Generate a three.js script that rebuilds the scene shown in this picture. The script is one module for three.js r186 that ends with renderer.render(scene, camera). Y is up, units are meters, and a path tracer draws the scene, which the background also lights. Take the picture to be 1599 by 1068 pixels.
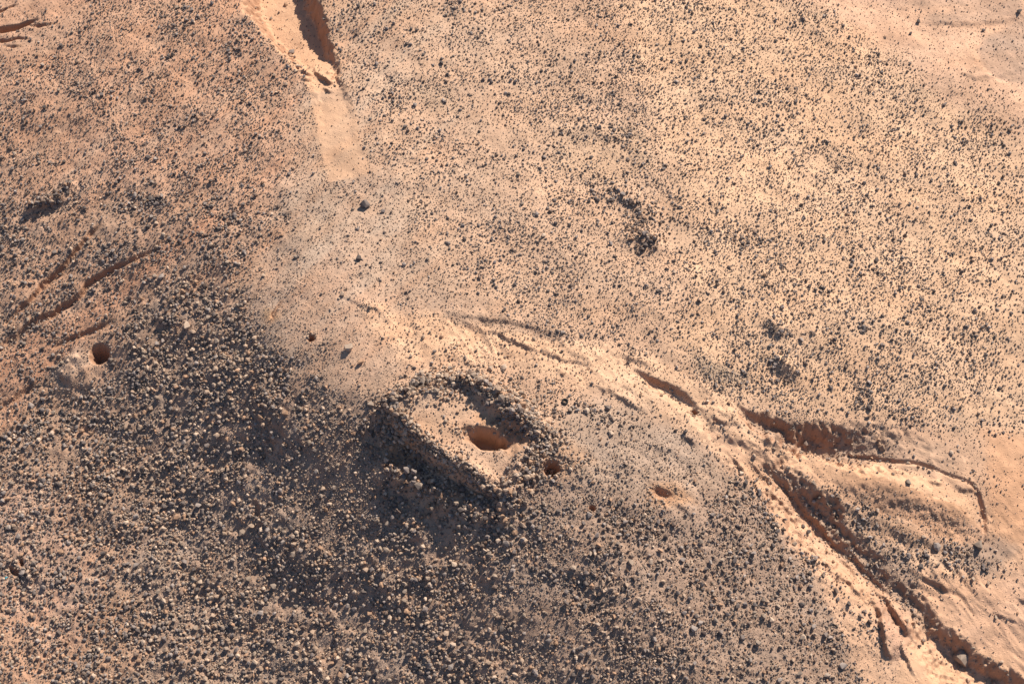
import * as THREE from 'three';
import { ConvexGeometry } from 'three/addons/geometries/ConvexGeometry.js';
import { ImprovedNoise } from 'three/addons/math/ImprovedNoise.js';

// ------------------------------------------------------------------ camera, sky, sun, exposure
const W = 1599, H = 1068;                          // the photograph's own pixels, in which places are read off
const scene = new THREE.Scene();
const camera = new THREE.PerspectiveCamera(27.5, W / H, 1, 4000);
camera.position.set(0, 132.4, 70.4);
camera.lookAt(0, 0, 0);
camera.updateMatrixWorld(true);
scene.add(camera);

const SUN = new THREE.Vector3(0.56, 0, -0.83).normalize().multiplyScalar(Math.cos(0.68)).setY(Math.sin(0.68));
function makeSky() {                               // clear desert sky: deep above, pale at the rim
  const w = 256, h = 128, d = new Float32Array(w * h * 4), dir = new THREE.Vector3();
  for (let j = 0; j < h; j++) for (let i = 0; i < w; i++) {
    const el = ((j + .5) / h - .5) * Math.PI, az = ((i + .5) / w - .5) * 2 * Math.PI;
    dir.set(Math.cos(el) * Math.cos(az), Math.sin(el), Math.cos(el) * Math.sin(az));
    const t = Math.pow(Math.max(0, dir.y), .5), c = Math.max(0, dir.dot(SUN)), g = .25 * Math.pow(c, 12);
    const k = (j * w + i) * 4;
    if (dir.y < 0) { d[k] = .30; d[k + 1] = .20; d[k + 2] = .14; }
    else { d[k] = .46 - .33 * t + g; d[k + 1] = .50 - .25 * t + g; d[k + 2] = .58 - .10 * t + g; }
    d[k + 3] = 1;
  }
  const t = new THREE.DataTexture(d, w, h, THREE.RGBAFormat, THREE.FloatType);
  t.mapping = THREE.EquirectangularReflectionMapping; t.magFilter = t.minFilter = THREE.LinearFilter; t.needsUpdate = true;
  return t;
}
scene.background = makeSky();
scene.environment = scene.background;
scene.backgroundIntensity = 0.36; scene.environmentIntensity = 0.36;
const sun = new THREE.DirectionalLight(0xfff0dc, 4.6);
sun.position.copy(SUN).multiplyScalar(200); sun.castShadow = true;
Object.assign(sun.shadow.camera, { left: -90, right: 90, top: 80, bottom: -80, near: 10, far: 500 });
sun.shadow.mapSize.set(4096, 4096);
scene.add(sun, sun.target);
const renderer = new THREE.WebGLRenderer({ antialias: true });
renderer.toneMapping = THREE.LinearToneMapping;
renderer.toneMappingExposure = 1.56;
renderer.shadowMap.enabled = true;

// ------------------------------------------------------------------ helpers
let seed = 20240611;
const rnd = () => { seed = (seed + 0x6D2B79F5) | 0; let t = Math.imul(seed ^ (seed >>> 15), 1 | seed); t = (t + Math.imul(t ^ (t >>> 7), 61 | t)) ^ t; return ((t ^ (t >>> 14)) >>> 0) / 4294967296; };
const gauss = () => Math.sqrt(-2 * Math.log(rnd() + 1e-9)) * Math.cos(6.2832 * rnd());
const lerp = (a, b, t) => a + (b - a) * t;
const clamp = (x, a, b) => Math.min(b, Math.max(a, x));
const sstep = (a, b, x) => { const t = clamp((x - a) / (b - a), 0, 1); return t * t * (3 - 2 * t); };
const inoise = new ImprovedNoise();
const n2 = (x, z, s = 0) => inoise.noise(x + 31.7, s * 7.31 + .37, z + 57.3);
const fbm = (x, z, o = 4, s = 0) => { let a = 0, k = .5; for (let i = 0; i < o; i++) { a += k * n2(x, z, s + i); x *= 2.03; z *= 2.03; k *= .5; } return a; };

function ray(u, v) { return new THREE.Vector3(u / W * 2 - 1, 1 - v / H * 2, .5).unproject(camera).sub(camera.position).normalize(); }
function onPlane(u, v, h) { const d = ray(u, v), t = (h - camera.position.y) / d.y; return [camera.position.x + d.x * t, camera.position.z + d.z * t]; }

// ------------------------------------------------------------------ the hill: a smooth surface through surveyed heights
const US = [-20, 150, 300, 420, 520, 620, 740, 860, 1000, 1150, 1300, 1450, 1620];
const ROWS = [
  [-40, [3, 5, 6.5, 7.4, 8, 8, 7.8, 7.2, 6.2, 4.6, 2.6, 1.2, .6]],
  [150, [1.5, 4, 6, 7.6, 8.6, 9, 8.9, 8.3, 7.3, 5.9, 4, 2.4, 1.2]],
  [300, [-1, 2, 5, 7.8, 9.2, 9.8, 9.9, 9.4, 8.4, 7, 5, 3.2, 1.6]],
  [430, [-3, 0, 4, 8.4, 10.2, 10.6, 10.4, 10.1, 9.3, 8, 6, 4, 2]],
  [550, [-5.5, -2.5, 1.6, 7, 10.3, 10.9, 10.8, 10.4, 9.3, 7.6, 5.8, 3.6, 1.5]],
  [650, [-7.5, -5, -1, 4, 8.2, 10.3, 11, 10.6, 9, 6.3, 4.3, 2.7, .2]],
  [760, [-9, -7, -4, 0, 3.4, 6.6, 8.9, 9.5, 8.6, 5.7, 2.2, 1.2, -.3]],
  [870, [-10, -8.5, -6.5, -3.4, -.5, 2.3, 5, 6.8, 7, 5.4, 1.6, .2, -1]],
  [980, [-11, -10, -8.5, -6.2, -4, -1.4, 1.4, 3.8, 5, 4.5, 2, -1, -2]],
  [1110, [-12, -11.3, -10.2, -8.4, -6.6, -4.6, -2.2, .2, 2.2, 2.6, .8, -2, -3.5]],
];
const ctl = [];
for (const [v, hs] of ROWS) hs.forEach((h0, i) => { const h = 10 - (10 - h0) * .64; const [x, z] = onPlane(US[i], v, h); ctl.push([x, z, h]); });
const NC = ctl.length, A = [];
const phi = r2 => r2 < 1e-9 ? 0 : .5 * r2 * Math.log(r2);
for (let i = 0; i < NC; i++) { const r = []; for (let j = 0; j < NC; j++) { const dx = (ctl[i][0] - ctl[j][0]) / 20, dz = (ctl[i][1] - ctl[j][1]) / 20; r.push(phi(dx * dx + dz * dz) + (i === j ? .02 : 0)); } r.push(1, ctl[i][0] / 20, ctl[i][1] / 20, ctl[i][2]); A.push(r); }
for (let k = 0; k < 3; k++) { const r = []; for (let j = 0; j < NC; j++) r.push(k === 0 ? 1 : ctl[j][k - 1] / 20); r.push(0, 0, 0, 0); A.push(r); }
const N3 = NC + 3;
for (let c = 0; c < N3; c++) {
  let p = c; for (let r = c + 1; r < N3; r++) if (Math.abs(A[r][c]) > Math.abs(A[p][c])) p = r;
  [A[c], A[p]] = [A[p], A[c]];
  for (let r = c + 1; r < N3; r++) { const f = A[r][c] / A[c][c]; if (f) for (let k = c; k <= N3; k++) A[r][k] -= f * A[c][k]; }
}
const wt = new Float64Array(N3);
for (let r = N3 - 1; r >= 0; r--) { let s = A[r][N3]; for (let k = r + 1; k < N3; k++) s -= A[r][k] * wt[k]; wt[r] = s / A[r][r]; }
const cx = Float64Array.from(ctl, c => c[0] / 20), cz = Float64Array.from(ctl, c => c[1] / 20);
const XL = 74, ZT = -60, ZB = 46;
function tps(x, z) {
  x = clamp(x, -XL, XL) / 20; z = clamp(z, ZT, ZB) / 20;
  let h = wt[NC] + wt[NC + 1] * x + wt[NC + 2] * z;
  for (let i = 0; i < NC; i++) { const dx = x - cx[i], dz = z - cz[i], r2 = dx * dx + dz * dz; if (r2 > 1e-9) h += wt[i] * .5 * r2 * Math.log(r2); }
  return h;
}
// the macro surface kept on a 1 m lattice and read with a cubic filter
const MX0 = -XL - 4, MZ0 = ZT - 4, MNX = 2 * XL + 9, MNZ = ZB - ZT + 9, MG = new Float32Array(MNX * MNZ);
for (let j = 0; j < MNZ; j++) for (let i = 0; i < MNX; i++) MG[j * MNX + i] = tps(MX0 + i, MZ0 + j);
const bsp = t => [(1 - t) ** 3 / 6, (3 * t ** 3 - 6 * t * t + 4) / 6, (-3 * t ** 3 + 3 * t * t + 3 * t + 1) / 6, t ** 3 / 6];
function macro(x, z) {
  const fx = clamp(x - MX0, 1, MNX - 3.001), fz = clamp(z - MZ0, 1, MNZ - 3.001), i = Math.floor(fx), j = Math.floor(fz), a = bsp(fx - i), b = bsp(fz - j);
  let h = 0;
  for (let q = 0; q < 4; q++) { const o = (j + q - 1) * MNX + i - 1; h += b[q] * (a[0] * MG[o] + a[1] * MG[o + 1] + a[2] * MG[o + 2] + a[3] * MG[o + 3]); }
  return h;
}
function P(u, v) {                                 // the ground point of the hill where a place was read off
  const d = ray(u, v), c = camera.position; let lo = 90, hi = 320;
  for (let t = 90; t < 320; t += 2) { if (c.y + d.y * t < macro(c.x + d.x * t, c.z + d.z * t)) { hi = t; lo = t - 2; break; } }
  for (let k = 0; k < 18; k++) { const m = (lo + hi) / 2; if (c.y + d.y * m < macro(c.x + d.x * m, c.z + d.z * m)) hi = m; else lo = m; }
  return [c.x + d.x * hi, c.z + d.z * hi];
}

const low = pts => pts.map(([u, v, ...r]) => [u, v + 9, ...r]);   // read off on ground that stands about a metre above the hill

// ------------------------------------------------------------------ what covers the ground: zones painted one over another
// every zone: outline, softness in metres, strength, ground colour, stones / pebbles per square metre, stone size, share of pale stones, depth of the furrows (gr), height of the hummocks (hu)
const SAND = [.63, .418, .272], TAN = [.53, .345, .232], ORANGE = [.545, .325, .212], RED = [.50, .268, .165], GREY = [.36, .252, .188], PALE = [.61, .388, .262], PINK = [.48, .315, .238];
const zones = [
  { o: [[-60, -60], [380, -60], [480, 130], [455, 300], [380, 420], [330, 520], [250, 700], [180, 850], [170, 1130], [-60, 1130]], w: 5, k: .9, c: ORANGE, st: 2.3, pe: 6, sz: .27, pa: .18, hu: .5 },
  { o: [[-60, 300], [300, 300], [420, 330], [390, 430], [330, 560], [200, 760], [-60, 900]], w: 5, k: 1, c: [.50, .315, .213], st: 3.3, sz: .31, pa: .25, hu: .8 },
  { o: [[-60, 640], [120, 600], [260, 700], [300, 900], [260, 1130], [-60, 1130]], w: 5, k: .95, c: [.42, .268, .182], st: 4.6, pe: 7, sz: .36, pa: .4, hu: 1.4 },
  { o: [[-60, 900], [60, 920], [110, 1000], [60, 1130], [-60, 1130]], w: 4, k: .7, c: ORANGE, st: 2.4 },
  { o: [[-20, 560], [120, 480], [230, 400], [330, 330], [350, 350], [220, 450], [90, 580], [-20, 680]], w: 2, k: .8, c: RED, st: 1.6 },
  { o: [[-60, -60], [110, -60], [130, 20], [60, 90], [-60, 110]], w: 2.5, k: .9, c: ORANGE, st: .5, pe: 3 },
  { o: [[220, 470], [350, 470], [450, 590], [560, 630], [620, 760], [740, 830], [830, 880], [850, 1130], [250, 1130], [210, 900], [190, 700]], w: 5, k: .95, c: GREY, st: 4.9, pe: 9, sz: .37, pa: .66, hu: 1.7 },
  { o: [[280, 430], [400, 450], [440, 600], [420, 700], [300, 720], [250, 600]], w: 4, k: .8, st: 6.5, sz: .36, pa: .6, hu: 1.3 },
  { o: [[-60, 760], [80, 760], [150, 900], [120, 1000], [-60, 940]], w: 4, k: .5, c: PINK },
  { o: [[480, 620], [560, 640], [600, 700], [600, 800], [520, 900], [470, 800]], w: 3, k: .7, st: 2.4, pe: 14, sz: .25, c: GREY, hu: .5 },
  { o: [[830, 690], [1080, 670], [1150, 740], [1290, 900], [1370, 1130], [840, 1130], [780, 900], [790, 790]], w: 3, k: .95, c: GREY, st: 2.7, pe: 10, sz: .32, pa: .5, hu: .9 },
  { o: [[870, 640], [980, 630], [1090, 690], [1140, 760], [1080, 790], [900, 760]], w: 2.5, k: .85, c: [.44, .32, .238], st: 1, pe: 6, sz: .26 },
  { o: [[900, 800], [1150, 800], [1290, 920], [1340, 1130], [850, 1130]], w: 3, k: .8, st: 3.4, sz: .37, pa: .5, hu: 1.4 },
  { o: [[400, 400], [470, 380], [540, 440], [700, 460], [760, 510], [640, 560], [590, 610], [520, 600], [440, 540], [370, 470]], w: 3, k: .95, c: [.56, .372, .258], st: .3, pe: 4.2, sz: .2, pa: .7, hu: .15 },
  { o: [[360, 470], [420, 440], [470, 540], [560, 610], [530, 640], [430, 580]], w: 3, k: .7, c: [.42, .30, .222], pe: 8 },
  { o: [[470, 140], [560, 120], [640, 260], [740, 470], [640, 480], [520, 430], [420, 400], [440, 330]], w: 4, k: .85, c: [.49, .345, .25], st: .6, pe: 5, sz: .24, pa: .3 },
  { o: [[540, -60], [900, -60], [860, 200], [820, 480], [690, 440], [600, 260], [550, 140]], w: 4, k: .9, c: [.55, .37, .255], st: 2.3, pe: 5.5, sz: .24, pa: .12 },
  { o: [[760, 100], [1000, 60], [1100, 300], [1060, 520], [900, 520], [800, 470], [820, 250]], w: 5, k: .8, c: [.56, .375, .255], st: 2.9, pe: 7, sz: .24, pa: .15 },
  { o: [[950, -60], [1250, -60], [1400, 100], [1599, 230], [1700, 260], [1700, 660], [1540, 670], [1370, 650], [1150, 630], [1060, 560], [1080, 400]], w: 5, k: .95, c: SAND, st: 3.6, pe: 4.6, sz: .235, pa: .14 },
  { o: [[1060, 300], [1250, 340], [1330, 470], [1250, 600], [1120, 590], [1060, 480]], w: 5, k: .7, st: 4, pe: 7, sz: .26 },
  { o: [[860, 190], [1000, 190], [1030, 260], [960, 290], [870, 270]], w: 2, k: .5, c: [.50, .345, .23] },
  { o: [[895, 215], [955, 215], [985, 250], [960, 268], [900, 255]], w: 1.5, k: .9, st: .35, pe: 6 },
  { o: [[1020, 340], [1080, 355], [1090, 385], [1040, 380]], w: 1.5, k: .9, st: .3, pe: 1 },
  { o: [[1180, -60], [1700, -60], [1700, 230], [1599, 190], [1500, 150], [1400, 90], [1280, 20]], w: 6, k: .97, c: PALE, st: .22, pe: 1.6, sz: .22 },
  { o: [[1530, 70], [1580, 30], [1700, 10], [1700, 130], [1560, 130], [1528, 105]], w: .7, k: .9, c: [.45, .305, .222], st: .12 },
  { o: [[1440, 30], [1500, 12], [1590, 0], [1599, 20], [1540, 34], [1460, 40]], w: 1, k: .8, c: [.45, .305, .222] },
  { o: [[1360, -10], [1500, -20], [1599, -20], [1540, 6], [1380, 16]], w: 1.5, k: .5, c: [.45, .305, .222] },
  // the washed strip from the crest to the gullies
  { o: [[560, 480], [740, 490], [900, 530], [1020, 560], [1130, 620], [1200, 700], [1180, 740], [1060, 660], [960, 620], [860, 590], [760, 570], [620, 560]], w: 1.8, k: .92, c: [.655, .43, .28], st: .9, pe: 3.2, sz: .25, pa: .9, gr: .5, hu: .7 },
  { o: [[690, 484], [790, 496], [880, 520], [900, 532], [800, 522], [700, 500]], w: .8, k: .7, c: GREY, st: .5, pe: 12 },
  { o: [[1080, 560], [1170, 575], [1160, 600], [1090, 590]], w: 1.5, k: .8, c: [.42, .31, .22], st: 3, pe: 12 },
  { o: [[1100, 660], [1180, 690], [1260, 715], [1330, 720], [1420, 740], [1500, 760], [1535, 800], [1700, 830], [1700, 1130], [1390, 1130], [1330, 1010], [1270, 900], [1200, 790], [1130, 720]], w: 1.5, k: .96, c: [.60, .378, .245], st: .35, pe: 3, sz: .24, pa: .6, gr: .55, hu: .6 },
  { o: [[1200, 690], [1330, 715], [1430, 740], [1530, 790], [1520, 820], [1420, 785], [1320, 750], [1230, 725]], w: 1.2, k: .9, c: [.63, .395, .248], st: .1, pe: 1, gr: .08, hu: .15 },
  { o: [[1160, 640], [1260, 660], [1400, 680], [1420, 725], [1310, 705], [1220, 690]], w: 1.5, k: .85, c: [.38, .255, .18], st: 1.6, pe: 12, sz: .24, pa: .3, gr: .35, hu: .8 },
  { o: [[1380, 665], [1530, 680], [1540, 790], [1440, 740]], w: 2, k: .8, c: [.56, .36, .24], st: .25, pe: 2, gr: .2, hu: .2 },
  { o: [[1530, 670], [1700, 670], [1700, 870], [1545, 850], [1540, 740]], w: 2, k: .9, c: [.56, .325, .195], st: .4, pe: 2.5, sz: .24, gr: .2, hu: .3 },
  { o: [[1200, 722], [1250, 740], [1330, 800], [1420, 880], [1450, 980], [1400, 940], [1330, 870], [1270, 800]], w: 1.2, k: .9, c: [.38, .265, .195], st: 3.6, pe: 14, sz: .3, pa: .25 },
  { o: [[1235, 735], [1330, 775], [1430, 830], [1540, 862], [1580, 880], [1540, 900], [1440, 885], [1360, 850], [1290, 790]], w: 1.6, k: .85, c: [.50, .335, .228], st: 4.6, pe: 7, sz: .35, pa: .08 },
  { o: [[1500, 850], [1560, 840], [1590, 860], [1560, 890], [1510, 890]], w: 1.5, k: .9, c: GREY, st: 4, pe: 8, sz: .27 },
  { o: [[1330, 765], [1440, 790], [1530, 825], [1540, 842], [1440, 815], [1350, 780]], w: .8, k: .85, c: [.40, .275, .205], st: .5, pe: 10, sz: .2 },
  { o: [[1370, 930], [1410, 960], [1430, 1010], [1400, 1040], [1370, 990]], w: 1, k: .8, c: [.46, .285, .20], st: .3, pe: 2 },
  // line of dark stones where the spur breaks off towards the gully
  { o: [[1150, 730], [1175, 745], [1240, 830], [1300, 890], [1360, 960], [1380, 1010], [1340, 980], [1270, 890], [1200, 820], [1160, 770]], w: 1, k: .8, st: 5.5, sz: .4, pa: .15 },
  // the enclosure: swept floor, rubble all round
  { o: [[620, 640], [660, 622], [740, 625], [790, 655], [800, 690], [795, 740], [760, 745], [700, 700], [650, 670]], w: 1, k: .95, c: [.56, .37, .25], st: .15, pe: 2, sz: .22, pa: .7 },
  { o: [[740, 650], [800, 655], [815, 690], [800, 700], [740, 690]], w: .8, k: .7, c: [.50, .29, .165] },
  { o: [[840, 690], [900, 690], [930, 720], [880, 750], [840, 740]], w: 1.5, k: .7, c: [.50, .30, .18], st: 1.8, pe: 8, pa: .8 },
  { o: [[590, 690], [650, 700], [690, 740], [620, 735], [585, 720]], w: 1, k: .8, c: [.36, .25, .175], st: 1, pe: 6 },
  { o: [[1010, 755], [1060, 755], [1090, 790], [1040, 790], [1010, 780]], w: 1, k: .8, c: [.50, .29, .165], st: .3 },
  { o: [[95, 565], [130, 550], [160, 560], [150, 588], [125, 618], [88, 610], [80, 580]], w: 1.4, k: .92, c: [.52, .35, .245], st: .2, pe: 4 },
  { o: [[640, 130], [700, 140], [720, 170], [650, 175]], w: 2, k: .6, st: .6, c: [.47, .335, .23] },
  { o: [[482, 165], [545, 160], [572, 275], [500, 275], [488, 230]], w: 2.4, k: .7, c: [.55, .37, .25], st: .2, pe: 5 },
  { o: [[1440, 930], [1500, 920], [1599, 900], [1700, 900], [1700, 1060], [1599, 1050], [1500, 990]], w: 2.5, k: .6, c: [.55, .345, .235], st: .06, pe: .8 , gr: .4 },
  { o: [[1420, 1000], [1480, 1030], [1580, 1090], [1599, 1130], [1420, 1130], [1400, 1060]], w: 1.2, k: .9, c: [.62, .385, .24], st: .03, pe: .5, gr: .3, hu: .1 },
  { o: [[410, 475], [440, 495], [425, 505], [408, 500]], w: .6, k: .7, c: [.55, .33, .18] },
];
function polygon(q) {
  q.p = q.o.map(([u, v]) => P(clamp(u, -60, 1660), clamp(v, -60, 1128)));
  const xs = q.p.map(a => a[0]), zs = q.p.map(a => a[1]), m = q.w + 2; q.box = [Math.min(...xs) - m, Math.max(...xs) + m, Math.min(...zs) - m, Math.max(...zs) + m]; return q;
}
zones.forEach(polygon);
function inside(q, x, z) {                         // 0..1 membership with a soft rim
  const b = q.box; if (x < b[0] || x > b[1] || z < b[2] || z > b[3]) return 0;
  let c = false, d = 1e9; const p = q.p;
  for (let i = 0, j = p.length - 1; i < p.length; j = i++) {
    const [ax, az] = p[i], [bx, bz] = p[j];
    if ((az > z) !== (bz > z) && x < (bx - ax) * (z - az) / (bz - az) + ax) c = !c;
    const dx = bx - ax, dz = bz - az, t = clamp(((x - ax) * dx + (z - az) * dz) / (dx * dx + dz * dz + 1e-9), 0, 1);
    d = Math.min(d, (x - ax - dx * t) ** 2 + (z - az - dz * t) ** 2);
  }
  d = Math.sqrt(d) * (c ? 1 : -1);
  return q.k * sstep(-q.w * .5, q.w * .5, d);
}
const CS = .4, CX0 = -76, CZ0 = -62, CNX = Math.ceil(152 / CS), CNZ = Math.ceil(110 / CS), CV = 9, cover = new Float32Array(CNX * CNZ * CV);
for (let j = 0; j < CNZ; j++) for (let i = 0; i < CNX; i++) {
  const x = CX0 + i * CS, z = CZ0 + j * CS, ux = fbm(x * .22, z * .22, 3, 60) * 3.4, uz = fbm(x * .22, z * .22, 3, 70) * 3.4, vx = fbm(x * 1.1, z * 1.1, 2, 64) * .8, vz = fbm(x * 1.1, z * 1.1, 2, 74) * .8;
  let [r, g, b] = TAN, st = 2, pe = 6, sz = .27, pa = .15, gr = 0, hu = .25;
  for (const q of zones) { const f = Math.min(1, q.w / 4), w = inside(q, x + ux * f + vx, z + uz * f + vz); if (w <= 0) continue;
    if (q.c) { r = lerp(r, q.c[0], w); g = lerp(g, q.c[1], w); b = lerp(b, q.c[2], w); }
    if (q.st !== undefined) st = lerp(st, q.st, w); if (q.pe !== undefined) pe = lerp(pe, q.pe, w); if (q.sz) sz = lerp(sz, q.sz, w); if (q.pa !== undefined) pa = lerp(pa, q.pa, w); if (q.gr !== undefined) gr = lerp(gr, q.gr, w); if (q.hu !== undefined) hu = lerp(hu, q.hu, w); }
  cover.set([r, g, b, st, pe, sz, pa, gr, hu], (j * CNX + i) * CV);
}
function coverAt(x, z, out) {
  const fx = clamp((x - CX0) / CS, 0, CNX - 1.001), fz = clamp((z - CZ0) / CS, 0, CNZ - 1.001), i = Math.floor(fx), j = Math.floor(fz), a = fx - i, b = fz - j, o = (j * CNX + i) * CV, p = o + CNX * CV;
  for (let k = 0; k < CV; k++) out[k] = lerp(lerp(cover[o + k], cover[o + CV + k], a), lerp(cover[p + k], cover[p + CV + k], a), b);
  return out;
}

// ------------------------------------------------------------------ landforms along lines
class Path {                                       // points [u, v, ...attributes]
  constructor(pts, pad) {
    this.p = pts.map(([u, v]) => P(u, v)); this.a = pts.map(q => q.slice(2)); this.pad = pad;
    const xs = this.p.map(q => q[0]), zs = this.p.map(q => q[1]);
    this.box = [Math.min(...xs) - pad, Math.max(...xs) + pad, Math.min(...zs) - pad, Math.max(...zs) + pad];
    this.s = 0; this.d = 0; this.at = []; this.end = false;
  }
  near(x, z) {                                     // signed offset (positive: right of a line drawn down the page), attributes there
    const b = this.box; if (x < b[0] || x > b[1] || z < b[2] || z > b[3]) return false;
    let best = 1e9, bi = 0, bt = 0, bs = 1;
    for (let i = 0; i < this.p.length - 1; i++) {
      const [ax, az] = this.p[i], [bx, bz] = this.p[i + 1], dx = bx - ax, dz = bz - az, px = x - ax, pz = z - az;
      const t0 = (px * dx + pz * dz) / (dx * dx + dz * dz), t = clamp(t0, 0, 1), ex = px - dx * t, ez = pz - dz * t, q = ex * ex + ez * ez;
      if (q < best) { best = q; bi = i; bt = t; bs = (dz * px - dx * pz) > 0 ? 1 : -1; this.end = (i === 0 && t0 < 0) || (i === this.p.length - 2 && t0 > 1); }
    }
    this.d = Math.sqrt(best); if (this.d > this.pad) return false;
    this.s = bs * this.d;
    const a = this.a[bi], c = this.a[bi + 1]; this.at.length = a.length;
    for (let k = 0; k < a.length; k++) this.at[k] = lerp(a[k], c[k], bt);
    return true;
  }
}
// channels: [u, v, width left, width right, depth]; fl, fr = share of the width that is floor
const channels = [
  { id: 'trench', fl: .42, fr: .55, rough: .22, path: new Path([[425, -70, 4.6, 4.6, 3.6], [437, 0, 4.5, 4.6, 3.4], [468, 50, 3.6, 3.5, 2.9], [486, 78, 2.9, 2.7, 1.9], [496, 95, 2.7, 2.4, 1.0], [510, 130, 2.3, 2, .5], [521, 165, 2.2, 2, .25], [535, 230, 2.3, 2.2, .09], [546, 280, 2.2, 2.2, 0]], 7) },
  { id: 'gully', fl: .05, fr: .1, rough: .4, path: new Path([[985, 578, .4, .4, 0], [1020, 597, 1.1, .6, .8], [1055, 612, 1.3, .7, .7], [1085, 640, 1.2, .7, .4], [1125, 688, 2.2, 1.2, .3], [1175, 724, 3, 1.8, .55], [1215, 748, 3.6, 2.4, 1.1], [1262, 792, 4.6, 2.9, 1.75], [1285, 820, 4.8, 2.8, 1.7], [1315, 850, 4.4, 2.6, 1.25], [1350, 882, 4, 2.6, 1.05], [1372, 905, 3.6, 2.5, .9], [1400, 935, 3.4, 2.4, .95], [1432, 960, 3.4, 1.9, .9], [1450, 982, 3.6, 1.4, 1.2], [1500, 1024, 4.5, 1.5, 1.6], [1560, 1062, 5, 1.6, 1.6], [1660, 1125, 5.5, 1.8, 1.6]], 8) },
  { id: 'gully', fl: .1, fr: .12, rough: .45, path: new Path([[1140, 630, .5, .5, 0], [1165, 652, .9, .9, .6], [1200, 674, 1.1, 1.7, 1.3], [1245, 692, 1.4, 2.4, 2.0], [1290, 698, 1.8, 2.7, 2.0], [1322, 702, 2, 3, 1.5], [1355, 712, 2.2, 3.6, .9], [1400, 722, 2.4, 3.8, .6], [1460, 740, 2.4, 3, .3], [1510, 758, 2.4, 2, 0]], 7) },
  { id: 'gully', fl: .2, fr: .3, rough: .5, path: new Path([[1200, 735, .3, .3, 0], [1228, 757, .45, .4, .35], [1258, 790, .8, .5, .75], [1280, 812, .9, .55, .8], [1300, 838, .8, .5, .6], [1322, 858, .5, .4, .3], [1352, 888, .5, .4, .35], [1376, 912, .5, .4, .4], [1395, 935, .3, .3, 0]], 4) },
  { id: 'gully', fl: .2, fr: .2, rough: .35, path: new Path([[1320, 700, 0.22, 0.22, 0.00], [1345, 710, 0.29, 0.32, 0.35], [1400, 722, 0.29, 0.32, 0.35], [1425, 724, 0.29, 0.29, 0.28], [1460, 735, 0.25, 0.29, 0.24], [1500, 752, 0.25, 0.29, 0.21], [1520, 762, 0.36, 0.36, 0.35], [1530, 785, 0.36, 0.43, 0.42], [1536, 808, 0.43, 0.50, 0.49], [1537, 835, 0.36, 0.43, 0.28], [1536, 870, .4, .4, 0]], 4) },
  { id: 'rill', fl: .1, fr: .1, rough: .55, path: new Path([[158, 350, 0.28, 0.28, 0.00], [145, 362, 0.49, 0.35, 0.40], [124, 386, 0.49, 0.42, 0.58], [95, 420, 0.49, 0.42, 0.58], [62, 450, 0.63, 0.56, 0.69], [40, 475, 0.63, 0.56, 0.58], [10, 500, 0.56, 0.56, 0.23]], 3) },
  { id: 'rill', fl: .1, fr: .1, rough: .55, path: new Path([[262, 372, 0.28, 0.28, 0.00], [235, 396, 0.42, 0.42, 0.29], [180, 418, 0.49, 0.42, 0.58], [140, 440, 0.49, 0.42, 0.64], [125, 462, 0.49, 0.42, 0.58], [85, 488, 0.56, 0.49, 0.58], [50, 505, 0.56, 0.49, 0.46], [0, 545, 0.70, 0.56, 0.35]], 3) },
  { id: 'rill', fl: .1, fr: .1, rough: .55, path: new Path([[180, 500, 0.28, 0.28, 0.00], [150, 515, 0.42, 0.35, 0.46], [110, 530, 0.42, 0.42, 0.46], [85, 542, 0.42, 0.42, 0.12]], 3) },
  { id: 'rill', fl: .1, fr: .1, rough: .55, path: new Path([[60, 600, 0.35, 0.35, 0.00], [40, 612, 0.49, 0.42, 0.40], [10, 632, 0.56, 0.42, 0.35], [-20, 645, 0.56, 0.42, 0.23]], 3) },
  { id: 'rill', fl: .2, fr: .2, rough: .3, path: new Path([[60, 30, 0.16, 0.16, 0.00], [42, 38, 0.43, 0.32, 0.67], [20, 46, 0.59, 0.43, 1.05], [-30, 52, 0.69, 0.48, 1.15]], 3) },
  { id: 'rill', fl: .1, fr: .1, rough: .55, path: new Path([[90, 36, 0.16, 0.16, 0.00], [60, 41, 0.27, 0.22, 0.33], [45, 41, 0.16, 0.16, 0.09]], 3) },
  { id: 'rill', fl: .1, fr: .1, rough: .55, path: new Path([[45, 62, 0.16, 0.16, 0.00], [28, 61, 0.27, 0.22, 0.38], [10, 66, 0.32, 0.27, 0.48], [-20, 62, 0.43, 0.32, 0.58]], 3) },
  { id: 'rill', fl: .1, fr: .1, rough: .55, path: new Path([[34, 73, 0.16, 0.16, 0.00], [20, 75, 0.27, 0.22, 0.29], [6, 73, 0.16, 0.16, 0.09]], 3) },
  { id: 'rill', fl: .1, fr: .1, rough: .55, path: new Path([[26, 7, 0.16, 0.16, 0.00], [14, 11, 0.32, 0.27, 0.48], [0, 17, 0.32, 0.27, 0.38], [-20, 20, 0.32, 0.27, 0.29]], 3) },
  { id: 'rill', fl: .1, fr: .1, rough: .55, path: new Path([[440, 468, 0.21, 0.21, 0.00], [425, 492, 0.21, 0.21, 0.35], [424, 502, 0.21, 0.21, 0.00]], 2) },
];
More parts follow.
